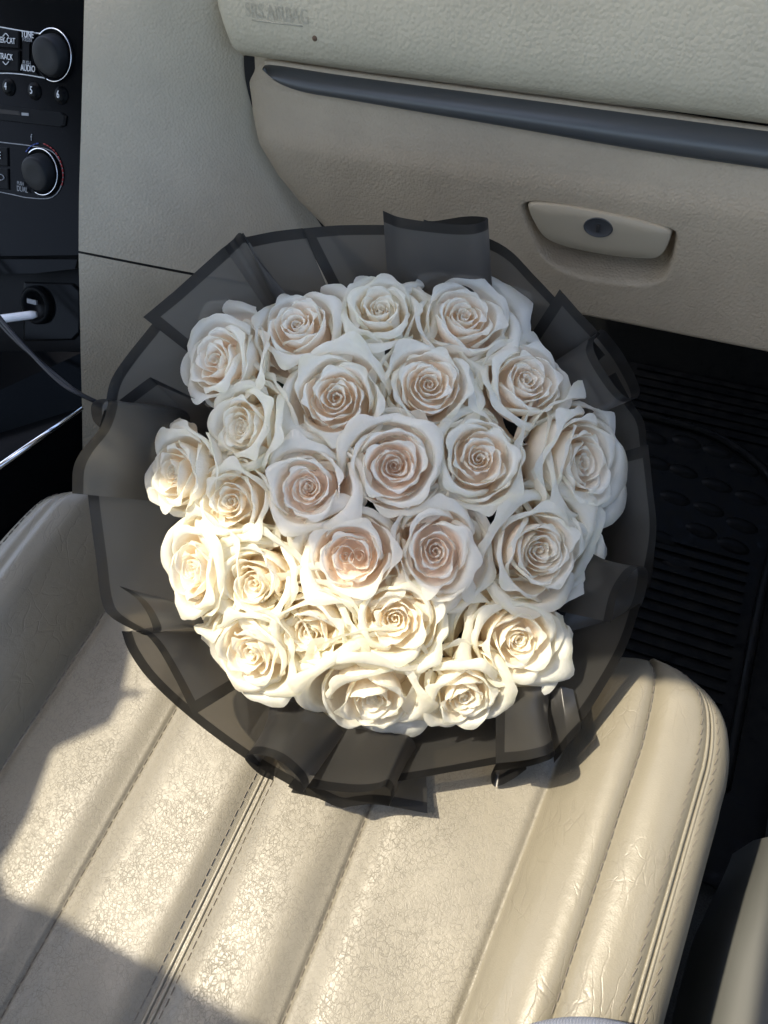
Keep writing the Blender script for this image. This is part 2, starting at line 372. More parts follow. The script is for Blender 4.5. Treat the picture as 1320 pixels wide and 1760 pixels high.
seat_panel('bolster_panel', .095, .13, M['smooth'], 30)
# backrest behind the viewpoint, added unseen to block sky light from the rear
V = []
for z in np.linspace(-.02, .34, 14):
    for a in np.linspace(-1, 1, 25): V.append((-.205 + .325 * a * (1 - .15 * ss(.2, .34, z)), -.36 - .22 * max(z, 0) + .07 * abs(a) ** 4, z))
mesh('backrest_blocker', V, gridf(14, 25), M['smooth'], seat)
# hanging side of the seat towards the door
ys = np.concatenate([np.linspace(-.42, .20, 50), np.linspace(.205, .40, 30)])
top = seat_point(np.full_like(ys, .1215), ys); V = []
for p in top:
    for k, (dx, dz) in enumerate(((-.002, .012), (.002, -.015), (.001, -.06), (-.004, -.12), (-.012, -.26))): V.append((p[0] + dx, p[1], min(p[2], -.0) + dz))
mesh('seat_side', V, [f[::-1] for f in gridf(len(top), 5)], M['smooth'], seat)
def along(x, dz=0, n=90, y0=-.40, y1=.30): P = seat_point(np.full(n, x), np.linspace(y0, y1, n)); P[:, 2] += dz; return P
MB().tube(along(-.2065, 0.0008), .0013).build('piping', M['smooth'], seat)
MB().tube(along(-.2112, 0.0006), .0012).build('piping', M['smooth'], seat)
MB().tube(along(.0935, .0006, y1=.33), .0014).build('piping', M['smooth'], seat)
MB().tube(along(.0972, .0002, y1=.33), .0013).build('piping', M['smooth'], seat)
def stitches(name, x, m, step=.0075, ln=.0027, wdt=.00024, dz=.0006, skew=.0, y1=.33):
    mb = MB(); ysn = np.arange(-.40, y1, step)
    for y in ysn:
        j = rng.uniform(-.0004, .0004)
        a = seat_point(np.array(x + j - skew), np.array(y - ln)); b = seat_point(np.array(x + j + skew), np.array(y + ln))
        d = b - a; L = np.linalg.norm(d); d /= L; s = np.cross(d, [0, 0, 1.]); s /= np.linalg.norm(s); u = np.cross(s, d)
        mb.box((a + b) / 2 + u * dz, d * L / 2, s * wdt, u * .0005)
    o = mb.build(name, m, seat, False); o['kind'] = 'stuff'; return o
stitches('stitching', -.3095, M['thread_dark']); stitches('stitching', -.122, M['thread_dark'])
stitches('stitching', -.2165, M['thread_dark']); stitches('stitching', -.2012, M['thread_dark'])
stitches('stitching', .0505, M['thread_dark']); stitches('stitching', .0875, M['thread_dark'], skew=.0006); stitches('stitching', .1015, M['thread_dark'], skew=.0008)
stitches('stitching', -.421, M['thread_dark']); stitches('stitching', -.503, M['thread_dark'])

# ------------------------------------------------------------------ dashboard: airbag cover, glove box, trim strip, side panels
dash = empty('dashboard', (-.15, .58, .2), 'beige grained dashboard with glove box and airbag cover', 'dashboard')
def sweep(name, prof, xs, m, parent, xfun=None):
    V = [(x, y, z) for x in xs for y, z in prof]
    if xfun: V = [xfun(*v) for v in V]
    return mesh(name, V, gridf(len(xs), len(prof)), m, parent)
# airbag cover: bulging pad, its lower edge rolls under; rounded lower left corner
prof = [(1.10, .56), (.85, .54), (.70, .50), (.64, .45), (.606, .41), (.590, .37), (.580, .335), (.5765, .312), (.577, .298), (.580, .2905), (.586, .285), (.596, .2825), (.62, .282), (.66, .283)]
prof = curve([(y, z - .0065 if z < .36 else z) for y, z in prof], 52)
def ab_corner(x, y, z):
    # left end turns back into the panel with a rounded corner
    e = (-.441 + .022 * ss(.315, .280, z) ** 1.5) - x
    lift = ss(.020, 0.0, x + .441)
    return (x + .018 * lift * ss(.320, .282, z), y + .050 * max(0, lift) ** 3, z - .0065 * (x + .19) / .3 + .004 * lift)
sweep('airbag_cover', prof, np.concatenate([-.441 + .05 * np.linspace(0, 1, 16) ** 1.5, np.linspace(-.385, .40, 60)]), M['airbag'], dash, ab_corner)
# glove box door: panel with rounded left side following the traced edge
gb_edge = [ony(u, v, .583) for u, v in ((421, 108), (424, 150), (437, 200), (456, 250), (486, 300), (522, 345), (565, 388), (640, 455), (760, 520))]
gb_edge = np.array(gb_edge); zE = gb_edge[::-1, 2]; xE = gb_edge[::-1, 0]
HC = ony(1030, 398, .58)                                     # middle of the handle
def gb_y(x, z):
    y = .590 - .012 * ss(.25, .19, z) * 1.0 + .035 * ss(.10, .055, z) ** 2
    return y
hpx = curve([(1030, 364), (960, 348), (915, 344), (900, 352), (905, 375), (920, 410), (942, 444), (985, 468), (1060, 482), (1120, 484), (1148, 464), (1163, 405), (1150, 390), (1100, 378), (1030, 364)], 60)
hpx_old = curve([(900, 352), (905, 385), (935, 432), (985, 462), (1060, 474), (1125, 476), (1150, 440), (1158, 400), (1120, 388), (1030, 366), (945, 345), (900, 352)], 60)
nxg, nzg = 130, 90
V = []
zs = np.linspace(.052, .272, nzg)
cav = np.array([ony(u, v, .58)[[0, 2]] for u, v in hpx])
def inside_poly(P, poly):
    x, y = P[..., 0], P[..., 1]; c = np.zeros(x.shape, bool); j = len(poly) - 1
    for i in range(len(poly)):
        xi, yi = poly[i]; xj, yj = poly[j]
        c ^= ((yi > y) != (yj > y)) & (x < (xj - xi) * (y - yi) / (yj - yi + 1e-12) + xi); j = i
    return c
def poly_dist(P, poly):
    d = np.full(P.shape[:-1], 9.)
    for i in range(len(poly)):
        a, b = poly[i - 1], poly[i]; ab = b - a; t = np.clip(((P - a) @ ab) / (ab @ ab + 1e-12), 0, 1)
        d = np.minimum(d, np.linalg.norm(P - (a + t[..., None] * ab), axis=-1))
    return d
u = np.concatenate([np.linspace(0, .3, 26)[:-1] ** 1, np.linspace(.3, .72, 180)[:-1], np.linspace(.72, 1, 30)])
xl = np.interp(zs, zE, xE)
Xg = xl[None, :] + (.40 - xl[None, :]) * u[:, None]; Zg = np.repeat(zs[None, :], len(u), 0)
# refine the rows around the handle
zs2 = np.concatenate([np.linspace(.066, .125, 26)[:-1], np.linspace(.125, .195, 90)[:-1], np.linspace(.195, .284, 34)]); xl = np.interp(zs2, zE, xE) - .005
Xg = xl[None, :] + (.40 - xl[None, :]) * u[:, None]; Zg = np.repeat(zs2[None, :], len(u), 0)
Yg = .590 - .013 * ss(.255, .20, Zg) + .030 * ss(.080, .066, Zg) ** 2 + .005 * ss(.010, 0, Xg - xl[None, :]) ** 2 + .008 * ss(.250, .266, Zg)
Zg2 = Zg + .0 * Xg - .010 * ss(-.35, .1, Xg) * ss(.12, .07, Zg) * .3
Pxz = np.stack([Xg, Zg], -1); sd = poly_dist(Pxz, cav) * np.where(inside_poly(Pxz, cav), 1, -1)
Yg = Yg + .022 * ss(-.0015, .010, sd) * 1.8
Zg2 = Zg2 - .019 * (Xg + .42) / .44 * ss(.235, .262, Zg)      # top edge runs parallel to the trim strip
mesh('glove_box_door', np.stack([Xg, Yg, Zg2], -1).reshape(-1, 3), gridf(*Xg.shape), M['glove'], dash)
# dark shut line lining behind the glove box door's left edge and the airbag cover
V = [];
for p in curve([(x, y, z) for x, y, z in gb_edge], 30):
    V += [(p[0] - .0075, .594, p[2]), (p[0] + .004, .6035, p[2])]
mesh('shut_line', V, gridf(30, 2), M['gap'], dash)
mesh('shut_line', [(-.43, .602, .30), (.4, .602, .29), (.4, .602, .20), (-.43, .602, .262)], [(0, 3, 2, 1)], M['gap'], dash, False)
# glove box underside and dark footwell behind
# trim strip
tt = curve([(455, 112), (480, 113), (600, 131), (865, 166), (1100, 197), (1330, 227)], 60); tb = curve([(456, 116), (475, 140), (520, 158), (600, 172), (865, 217), (1100, 258), (1330, 292)], 60)
V = []
for a, b in zip(tt, tb):
    A = ony(a[0], a[1], .589); Bp = ony(b[0], b[1], .580)
    for q in (0, .08, .2, .32, .45, .6, .8, .93, 1):
        p = A + (Bp - A) * q; bul = -.0055 * math.sin(math.pi * min(1, q * 1.0)) ** .7 
        V.append((p[0], p[1] + bul, p[2]))
LV = []
for a in tt: LV += [ony(a[0], a[1] - 9, .594), ony(a[0], a[1] - 3, .588), ony(a[0], a[1] + 2, .590)]
mesh('trim_lip', LV, gridf(60, 3), M['glove'], dash)
mesh('trim_strip', V, [f for f in gridf(60, 9)], M['metal_trim'], dash)
# glove box handle (paddle) with lock
hp = curve([(1000, 356), (960, 350), (925, 347), (910, 349), (908, 356), (917, 378), (934, 404), (960, 418), (1000, 429), (1060, 439), (1110, 443), (1132, 441), (1144, 428), (1153, 404), (1147, 392), (1100, 377), (1050, 366), (1000, 356)], 90)[:-1]
hp_old = curve([(904, 352), (908, 351), (945, 349), (1030, 362), (1120, 380), (1148, 396), (1147, 418), (1135, 438), (1110, 443), (1040, 437), (985, 425), (945, 405), (922, 384), (908, 364), (904, 352)], 64)[:-1]
hc = hp.mean(0); V = []; rings = [(1.0, .590), (1.0, .5775), (.985, .5755), (.95, .5745), (.6, .5735), (.3, .5733)]
for s_, y in rings:
    V += [tuple(ony(*(hc + (p - hc) * s_), .577) * [1, 0, 1] + [0, y, 0]) for p in hp]
n = len(hp); Fc = gridf(len(rings), n, True) + [tuple(range((len(rings) - 1) * n, len(rings) * n))]
handle = mesh('glove_box_handle', V, Fc, M['handle'], dash)
lp = ony(1028, 391, .5735)
lk = MB().lathe(lp + np.array([0, .003, 0]), (0, -1, .05), [(.0128, 0), (.0128, .0030), (.0118, .0042), (.0112, .0036), (.004, .0036), (.0005, .0036)], 40)
lk.V = [[v[0], v[1], lp[2] + (v[2] - lp[2]) * .74] for v in lk.V]; lk.build('lock', M['lock'], handle)
MB().box(lp + np.array([.0002, -.0012, 0]), (.0013, 0, 0), (0, .0006, 0), (0, 0, .0036)).build('keyhole', M['gap'], handle, False)
# side panel between the centre stack and the glove box, split by a seam
XS = -.528
PL_N, PL_C = (0, 1, -.77), .536 - .77 * .34                  # plane of the centre stack
edge_px = [(147, -60), (145, 0), (142, 120), (139, 230), (136, 330), (135, 431)]
edge2_px = [(135, 435), (137, 520), (139, 620), (141, 700), (142, 780), (143, 860), (143, 980)]
rt = [(424, -60), (424, 0), (427, 60), (434, 120), (446, 190), (469, 252), (500, 308), (560, 400), (640, 522)]
def ruled(name, Lp, Rp, m, n=40, k=26, bulge=.012, ry=.602):
    Lc = curve([onx(a, b, XS) for a, b in Lp], n); Rc = curve([ony(a, b, ry) for a, b in Rp], n); V = []
    for a, b in zip(Lc, Rc):
        nrm = np.array([.35, -.75, .55])
        V += [a + (b - a) * t + nrm * bulge * math.sin(math.pi * t) for t in np.linspace(0, 1, k)]
        V[-k] = V[-k + 1] + np.array([-.002, .004, -.003]) if False else V[-k]
    return mesh(name, V, gridf(n, k), m, dash)
ruled('side_panel', edge_px, rt, M['side'])
ruled('lower_side_panel', edge2_px, [(640, 527), (640, 560), (600, 640), (600, 760), (600, 860), (600, 920), (600, 1000)], M['side'], bulge=.012, ry=.602)
V = []
for a, b in zip(curve([onx(*p, XS) for p in ((135, 428), (135, 438))], 2), curve([ony(*p, .602) for p in ((640, 519), (640, 530))], 2)):
    for t in np.linspace(0, 1, 26): V.append(a + (b - a) * t + np.array([.35, -.75, .55]) * (.012 * math.sin(math.pi * t) - .003))
mesh('shut_line', V, gridf(2, 26), M['gap'], dash)
# embossed lettering, its relief shade put into a darker colour; brown scuff on the airbag cover
def text(name, s, size, pos, xd, nd, m, parent, extr=.0002, align='CENTER', sx=.74):
    cu = bpy.data.curves.new(name, 'FONT'); cu.body = s; cu.size = size; cu.extrude = extr; cu.align_x = align; cu.align_y = 'CENTER'; cu.resolution_u = 4
    cu.materials.append(m)
    xd = Vector(xd).normalized(); nd = Vector(nd).normalized(); yd = nd.cross(xd).normalized(); xd = yd.cross(nd)
    o = bpy.data.objects.new(name, cu); col.objects.link(o)
    if parent is not None: o.parent = parent
    l = Vector(pos) - Vector(wloc(parent)); R3 = Matrix((xd * sx, yd, nd)).transposed()
    bpy.context.view_layer.update()
    me = bpy.data.meshes.new_from_object(o.evaluated_get(bpy.context.evaluated_depsgraph_get())); bpy.data.objects.remove(o)
    o = link(name, me, parent); o.matrix_basis = Matrix.Translation(l) @ R3.to_4x4(); return o
M['emboss_shade'] = mat('relief shade vinyl', (.36, .33, .25), .45, .5)  # darker than the cover, stands in for the letters' relief shade
bpy.context.view_layer.update(); _dg = bpy.context.evaluated_depsgraph_get()
def hit(u, v):
    h = sc.ray_cast(_dg, Vector(EYE), Vector(ray(u, v)).normalized()); n_ = h[2] if h[2].dot(Vector(ray(u, v))) < 0 else -h[2]
    return np.array(h[1]), n_
(pT, ab_n), (pT1, _), (pT2, _) = hit(476, 24), hit(445, 20), hit(510, 28)
text('airbag_lettering', 'SRS AIRBAG', .0150, pT + np.array(ab_n) * .0007, pT2 - pT1, ab_n, M['emboss_shade'], dash, 0)
MB().tube([hit(u_, v_)[0] for u_, v_ in ((433, 34), (455, 37), (477, 40), (500, 42.5), (520, 45))], .0006, 6).build('airbag_underline', M['emboss_shade'], dash)
MB().lathe(hit(541, 66)[0], hit(541, 66)[1], [(.0024, -.001), (.0020, .0008), (.0010, .0012)], 12).build('scuff_mark', M['stain'], dash)

# ------------------------------------------------------------------ centre stack with radio and climate controls
stack = empty('center_stack', onplane(70, 200, PL_N, PL_C), 'gloss black radio and climate panel at the left', 'car radio')
SN = np.array([0, -1, .77]); SN /= np.linalg.norm(SN)        # outward normal of the stack
SX = np.array([1., 0, 0]); SU = np.cross(SN, SX)
def st(u, v, h=0): return onplane(u, v, PL_N, PL_C) + SN * h
def plate(name, px, m, h0=0, h1=.002, parent=stack, bev=.94):
    P = np.array([st(*p) for p in px]); c = P.mean(0); V = list(P + SN * h0) + list(P + SN * (h1 - .0004)) + list(c + (P - c) * bev + SN * h1); k = len(P)
    return mesh(name, V, [f[::-1] for f in gridf(3, k, True)] + [tuple(range(3 * k - 1, 2 * k - 1, -1))], m, parent, False)
t0, t1, b1, b0 = st(-400, -80), onx(147, -80, XS - .0015), onx(135, 445, XS - .0015), st(-400, 445)
for p in (t1, b1): p[1] = PL_C + .77 * p[2]
V = [t0, t1, b1, b0]
mesh('panel', V + [v - SN * .02 for v in V], [(0, 3, 2, 1), (0, 1, 5, 4), (1, 2, 6, 5), (2, 3, 7, 6)], M['black'], stack, False)
def strip(name, px, wd, m, h=.0006, parent=stack):
    P = [st(*p, h) for p in curve(px, 40)] if len(px) > 2 else [st(*p, h) for p in px]
    return MB().tube(P, wd, 6).build(name, m, parent)
KN = np.array([0, -1, .42]); KN /= np.linalg.norm(KN); KU = np.cross(KN, SX)
def knob(u, v, r, name='volume_knob'):
    c = st(u, v); k = MB().lathe(c - KN * .003, KN, [(r * 1.0, 0), (r * .98, .008), (r * .92, .0125), (r * .87, .0142), (r * .80, .0148), (r * .4, .0144), (r * .05, .0143)], 48).build(name, M['knob'], stack)
    MB().lathe(c, SN, [(r * 1.26, 0), (r * 1.26, .0022), (r * 1.20, .0030), (r * 1.14, .0022), (r * 1.10, .0015)], 56).build('knob_ring', M['black_satin'], k)
    ring = [c + SN * .0030 + r * 1.21 * (math.cos(a) * SX + math.sin(a) * SU) for a in np.linspace(R_(-110), R_(135), 40)]
    MB().tube(ring, .00055, 6).build('chrome_ring', M['chrome'], k)
    return k
d1 = np.linalg.norm(st(92, 95) - EYE)
k1 = knob(95, 96, .0165, 'tuning_knob'); k2 = knob(74, 296, .0160, 'temperature_knob')
# heat scale arcs round the lower knob
c = st(74, 296)
for a0, a1, m in ((100, 145, 'print_blue'), (-20, 80, 'print_red')):
    for a in np.arange(a0, a1, 9):
        MB().tube([c + SN * .0008 + .0238 * (math.cos(R_(q)) * SX + math.sin(R_(q)) * SU) for q in (a, a + 3.2, a + 6.5)], .0006, 5).build('scale_mark', M[m], stack)
plate('button', [(-40, 46), (36, 54), (36, 84), (-40, 80)], M['black_satin'])
plate('button', [(-40, 84), (36, 88), (36, 124), (-40, 120)], M['black_satin'])
plate('button', [(40, 55), (64, 58), (52, 76), (52, 112), (68, 132), (40, 126)], M['black_satin'], 0, .0012)
for q, (u, v) in enumerate(((16, 150), (60, 157), (106, 164))):
    d = MB().lathe(st(u, v), SN, [(.0072, 0), (.0070, .0012), (.0056, .0012), (.0053, .0024), (.0042, .0030), (.002, .0032)], 24).build('preset_button', M['black_satin'], stack)
    text('button_number', str(4 + q), .0085, st(u - 1, v, .0037), SX, SN, M['print'], d)
plate('disc_slot', [(-60, 172), (108, 194), (116, 200), (114, 216), (106, 219), (-60, 200)], M['black_satin'], 0, .0015)
plate('slot_mouth', [(-60, 180), (36, 192), (38, 199), (-60, 190)], M['gap'], .0014, .0018)
plate('slot_lamp', [(40, 194), (52, 195), (52, 200), (40, 199)], M['print_dim'], .0014, .0022)
text('print_mark', 'f', .008, st(55, 237, .0008), SX, SN, M['print_dim'], stack)
strip('outline', [(-20, 43), (36, 53), (76, 59)], .0005, M['print']); strip('outline', [(-20, 126), (30, 127), (82, 135)], .0005, M['print'])
strip('outline', [(-20, 242), (14, 246), (60, 252), (92, 262), (108, 290), (106, 320), (88, 340), (50, 340), (20, 334), (-20, 326)], .00045, M['print_dim'])
plate('button', [(-40, 250), (15, 254), (16, 286), (-40, 284)], M['black_satin'], 0, .0014); plate('button', [(-40, 288), (16, 290), (17, 326), (-40, 322)], M['black_satin'], 0, .0014)
for s, u, v, z, m in (('TUNE', 51, 61, .0074, 'print'), ('FOLDER', 51, 70, .0040, 'print_dim'), ('SEEK-CAT', 14, 71, .0066, 'print'), ('TRACK', 14, 99, .0068, 'print'),
                      ('PUSH', 50, 110, .0052, 'print_dim'), ('AUDIO', 52, 119, .0070, 'print'), ('E', 3, 268, .0085, 'print'), ('PUSH', 39, 316, .0046, 'print_dim'), ('DUAL', 42, 326, .0068, 'print_dim')):
    text('lettering', s, z * 1.0, st(u, v, .0026), SX, SN, M[m], stack)
strip('arrow', [(9, 64), (14, 59), (19, 64)], .0004, M['print'], .0026); strip('arrow', [(9, 107), (14, 112), (19, 107)], .0004, M['print'], .0026)
strip('fan_symbol', [(-4, 304), (4, 300), (10, 306), (4, 310), (-4, 304)], .0004, M['print_dim'], .002)
# lower console: recess with socket, gloss deck and chrome edge
console = empty('center_console', onx(60, 640, XS), 'gloss black lower console with socket and chrome edge', 'car console')
LPN, LPC = (0, 1, -.77), PL_C + .03
def lp_(u, v, h=0): return onplane(u, v, LPN, LPC) + SN * h
def sheet(name, P, m, parent, th=.004, nrm=SN):
    P = [np.array(p) for p in P]; k = len(P); nrm = np.array(nrm)
    return mesh(name, P + [p - nrm * th for p in P], [tuple(range(k))[::-1], tuple(range(k, 2 * k))] + [(i, (i + 1) % k, k + (i + 1) % k, k + i) for i in range(k)], m, parent, False)
sheet('recess_panel', [lp_(-300, 430), lp_(139, 430), lp_(143, 620), lp_(-300, 600)], M['black_satin'], console)
sheet('lower_trim', [st(-300, 445, .001), st(-300, 470, .001), st(60, 470, .001), st(130, 462, .001), st(134, 446, .001)], M['black'], console)
bz = plate('socket_bezel', [(10, 485), (95, 488), (108, 500), (108, 575), (96, 588), (10, 590)], M['black'], -.026, -.022, console)
sk = MB().lathe(lp_(68, 524), SN, [(.019, 0), (.019, .006), (.016, .008), (.013, .006), (.012, .003)], 36).build('power_socket', M['black_satin'], console)
MB().box(lp_(64, 518, .0065), SX * .006, SU * .0022, SN * .001).build('socket_slot', M['print_dim'], sk, False)
# deck and its side
deck = [onx(143, 605, XS - .002), onx(141, 700, XS - .002), onx(-60, 842, XS - .06), onx(-500, 900, XS - .3), onx(-500, 600, XS - .35)]
dn = np.cross(deck[1] - deck[0], deck[2] - deck[1]); dn /= np.linalg.norm(dn); dn = dn if dn[2] > 0 else -dn
sheet('deck', deck, M['black'], console, .004, dn)
MB().tube([deck[1] + dn * .0015, (deck[1] + deck[2]) / 2 + dn * .002, deck[2] + dn * .0015], [.0022, .0032, .0034], 10).build('chrome_edge', M['chrome'], console)
mesh('console_side', [deck[1], deck[2], deck[2] + [0, -.05, -.35], deck[1] + [0, 0, -.35]], [(0, 1, 2, 3)], M['black'], console, False)
mesh('console_side', [deck[1], deck[1] + [0, 0, -.35], onx(143, 980, XS) + [0, .3, -.3], onx(143, 605, XS)], [(0, 1, 2, 3)], M['black_satin'], console, False)
# cables
cb = empty('charging_cable', st(60, 560, .03), 'doubled black cable crossing the console to the bouquet', 'cable')
for du, dv, dh in ((0, 0, 0), (4, -10, .004)):
    P = [st(-60 + du, 430 + dv, .02 + dh), st(0 + du, 503 + dv, .025 + dh), st(50 + du, 560 + dv, .03 + dh), st(100 + du * .5, 605 + dv * .5, .032 + dh), st(150, 645, .034 + dh), st(182, 672 + dv * .3, .030 + dh), st(230, 720, .0)]
    MB().tube(curve(P, 50), .0021, 8).build('strand', M['cable'], cb)
wp = empty('white_plug', lp_(40, 545, .03), 'white cable plug pointing at the dark socket', 'plug')
MB().tube(curve([lp_(-80, 560, .02), lp_(-20, 556, .024), lp_(28, 547, .024)], 16), .0022, 8).build('cable', M['white_plug'], wp)
MB().tube([lp_(26, 547, .024), lp_(30, 546, .022), lp_(70, 540, .012), lp_(76, 539, .010)], [.0024, .0042, .0042, .003], 12).build('plug_body', M['white_plug'], wp)

# ------------------------------------------------------------------ footwell: mat, door sill
fm = empty('floor_mat', onz(1200, 900, -.30), 'black rubber floor mat with oval bumps and ribs in the footwell', 'floor mat')
MB().box((.02, .62, -.306), (.27, 0, 0), (0, .42, 0), (0, 0, .006)).build('mat_sheet', M['rubber'], fm, False)
stud = MB().lathe((0, 0, 0), (0, 0, 1), [(1, 0), (.9, .35), (.7, .8), (.4, 1.0), (.1, 1.02)], 20)
sme = None
ov = [(1122, 752), (1180, 760), (1232, 776), (1280, 806), (1310, 786), (1128, 796), (1174, 810), (1232, 834), (1290, 856), (1160, 856), (1218, 875), (1292, 862), (1148, 888), (1205, 912), (1275, 903), (1138, 925), (1190, 946), (1260, 938), (1240, 970), (1165, 972), (1300, 960), (1120, 900), (1310, 920)]
seen = []
for (u_, v_) in ov:
    p = onz(u_, v_, -.30)
    if any(np.linalg.norm(p - q) < .035 for q in seen): continue
    seen.append(p)
    if sme is None:
        o = stud.build('oval_stud', M['rubber'], None); o.parent = fm; sme = o.data
    else: o = link('oval_stud', sme, fm)
    o.location = Vector(p - wloc(fm)); o.scale = (.021, .011, .005); o.rotation_euler = (0, 0, R_(-8))
A, Bq, Cq = onz(1100, 1000, -.30), onz(1280, 1030, -.30), onz(1240, 1210, -.30)
for i in range(18):
    y = .60 - i * .0155
    o = MB().box((.085, y, -.2975), (.075, 0, 0), (0, .0038, 0), (0, 0, .0020)).build('rib', M['rubber'], fm, False)
for i in range(9):
    y = .80 + i * .016
    MB().box((.06, y, -.2985), (.11, 0, 0), (0, .003, 0), (0, 0, .0025)).build('rib', M['rubber'], fm, False)
MB().tube(curve([(.178, .30, -.295), (.180, .55, -.295), (.185, .66, -.295), (.165, .74, -.295), (.09, .79, -.295), (0, .80, -.295), (-.1, .80, -.295)], 40), .006, 8).build('mat_edge', M['rubber'], fm)
structure(MB().box((-.1, 1.02, -.05), (.6, 0, 0), (0, .02, 0), (0, .12, .32)).build('footwell_wall', M['rubber'], None, False))
sill = structure(MB().box((.30, .1, -.30), (.075, 0, 0), (0, 1.0, 0), (0, 0, .05)).build('door_sill', M['carpet'], None, False))
door = empty('door_panel', (.27, .0, -.1), 'grey plastic lower door trim beside the seat', 'car door')
de = curve([onz(*p, -.12) for p in ((1325, 1425), (1312, 1460), (1268, 1555), (1245, 1614), (1210, 1760), (1180, 1900))], 30); V = []
for p in de:
    for dx, dz in ((.0, -.12), (.0, -.05), (.004, -.018), (.012, -.004), (.022, .0), (.05, .004), (.12, .012)): V.append((p[0] + dx, p[1] - dx * .35, p[2] + dz))
mesh('door_trim', V, gridf(30, 7), M['door'], door)
# the photographer's trouser leg at the very bottom of the picture
LP = [onz(u_, 1936, .05) for u_ in np.linspace(790, 1240, 24)]
lo = MB().tube(LP, [.05 * math.sin(math.pi * t) ** .35 + .001 for t in np.linspace(.0, 1, 24)], 28).build('trouser_leg', M['denim'])
lo['label'] = 'edge of pale denim trousers at the bottom of the seat'; lo['category'] = 'trousers'

# ------------------------------------------------------------------ bouquet wrap: sheets of frosted black film with printed borders
wrap = empty('bouquet_wrap', at(660, 870, .80), 'frosted black film wrapped in pleats around the roses', 'flower wrap')
RIM = .547
def film(outer, inner, sides=(0, 0), d_out=0., d_in=.045, n=40, m=14, curvy=True, bow=.004, border=1, name='film_sheet'):
    """outer/inner: (px, py[, lift in mm towards the eye]); d_out: mm in front of the rim plane"""
    fn = curve if curvy else lin
    O = fn([(p[0], p[1], p[2] if len(p) > 2 else 0) for p in outer], n); I = fn([(p[0], p[1], p[2] if len(p) > 2 else 0) for p in inner], n)
    O[:, 2] *= 2.2; I[:, 2] *= 1.1
    PO = np.array([at(a, b, RIM - (d_out + l) / 1000) for a, b, l in O]); PI_ = np.array([at(a, b, RIM + d_in - (d_out * .6 + l) / 1000) for a, b, l in I])
    t = np.linspace(0, 1, m)
    P = PO[:, None] + (PI_ - PO)[:, None] * t[None, :, None]
    vd = EYE - P; vd /= np.linalg.norm(vd, axis=-1, keepdims=True)
    P = P - vd * (bow * np.sin(np.pi * t))[None, :, None]
    dist = np.concatenate([np.zeros((n, 1)), np.cumsum(np.linalg.norm(np.diff(P, axis=1), axis=2), 1)], 1) * 2.5
    if not border: dist += 1
    sl_ = np.concatenate([np.zeros((1, m)), np.cumsum(np.linalg.norm(np.diff(P, axis=0), axis=2), 0)], 0) * 2.5
    sv = np.full((n, m), 1.)
    if sides[0]: sv = np.minimum(sv, sl_)
    if sides[1]: sv = np.minimum(sv, sl_[-1:] - sl_)
    return mesh(name, P.reshape(-1, 3), gridf(n, m), M['film'], wrap, True, None, np.stack([dist, sv], -1).reshape(-1, 2))
# back layer, going clockwise from the top left
film([(516, 393), (590, 387), (700, 388), (800, 398), (868, 424), (920, 475), (985, 545), (1040, 610)], [(600, 560), (640, 540), (700, 530), (780, 540), (830, 560), (870, 590), (920, 630), (960, 680)], (1, 0), 0)
film([(262, 556), (215, 615), (190, 655), (180, 700), (165, 760), (150, 840)], [(380, 640), (360, 680), (350, 700), (340, 740), (340, 780), (330, 840)], (0, 0), 0)
film([(148, 800), (152, 860), (165, 960), (174, 1030), (190, 1060), (238, 1087), (250, 1092)], [(310, 820), (320, 870), (330, 960), (340, 1010), (350, 1030), (360, 1060), (370, 1070)], (0, 0), 1)
film([(520, 392), (470, 398), (420, 408)], [(590, 560), (540, 570), (500, 575)], (0, 0), 2, name='film_sheet')
film([(418, 400), (380, 428), (300, 500), (246, 545)], [(530, 570), (470, 600), (430, 630), (380, 650)], (0, 1), 10, curvy=False)
film([(492, 505, 0), (440, 440, 6), (415, 401, 8), (400, 412, 16), (385, 425, 12)], [(540, 560), (530, 560, 4), (520, 565, 7), (505, 570, 8), (490, 580, 4)], (0, 0), 10, border=1)
film([(205, 688), (235, 665), (258, 648), (300, 668), (345, 690)], [(330, 760), (340, 755), (350, 740), (370, 730), (390, 725)], (0, 0), 3, d_in=.03, curvy=False)
# left pleat
film([(180, 742, -12), (160, 722, -4), (158, 694, 4), (176, 686, 14), (186, 692, 16), (172, 735, 14), (140, 775, 12), (126, 805, 11), (124, 848, 9)],
     [(360, 745, -4), (360, 725, 0), (365, 705, 8), (372, 700, 14), (375, 705, 14), (372, 750, 12), (370, 800, 10), (365, 830, 9), (358, 870, 6)], (0, 0), 6, n=60, d_in=.062)
# lower-left pleat and the folded corner sheet
film([(238, 1087, 0), (262, 1086, 6), (256, 1060, 10), (236, 1030, 12), (206, 1008, 12), (230, 1018, 8), (250, 1025, 4)], [(350, 1080, 0), (350, 1078, 6), (350, 1070, 10), (345, 1055, 12), (330, 1040, 12), (335, 1050, 6), (345, 1060, 2)], (0, 0), 7, d_in=.025)
film([(209, 1085, 0), (222, 1120, -2), (258, 1170, -3), (330, 1236, -3), (425, 1306, -2), (520, 1362, 0)], [(350, 1085), (375, 1120), (400, 1150), (440, 1190), (500, 1230), (560, 1255)], (0, 0), 2, n=50)
film([(212, 1088, 0), (240, 1084, 8), (268, 1110, 8), (300, 1165, 8), (332, 1230, 8)], [(300, 1070), (340, 1080, 4), (370, 1110, 4), (400, 1145, 4), (425, 1172, 4)], (0, 1), 7, curvy=True, d_in=.03)
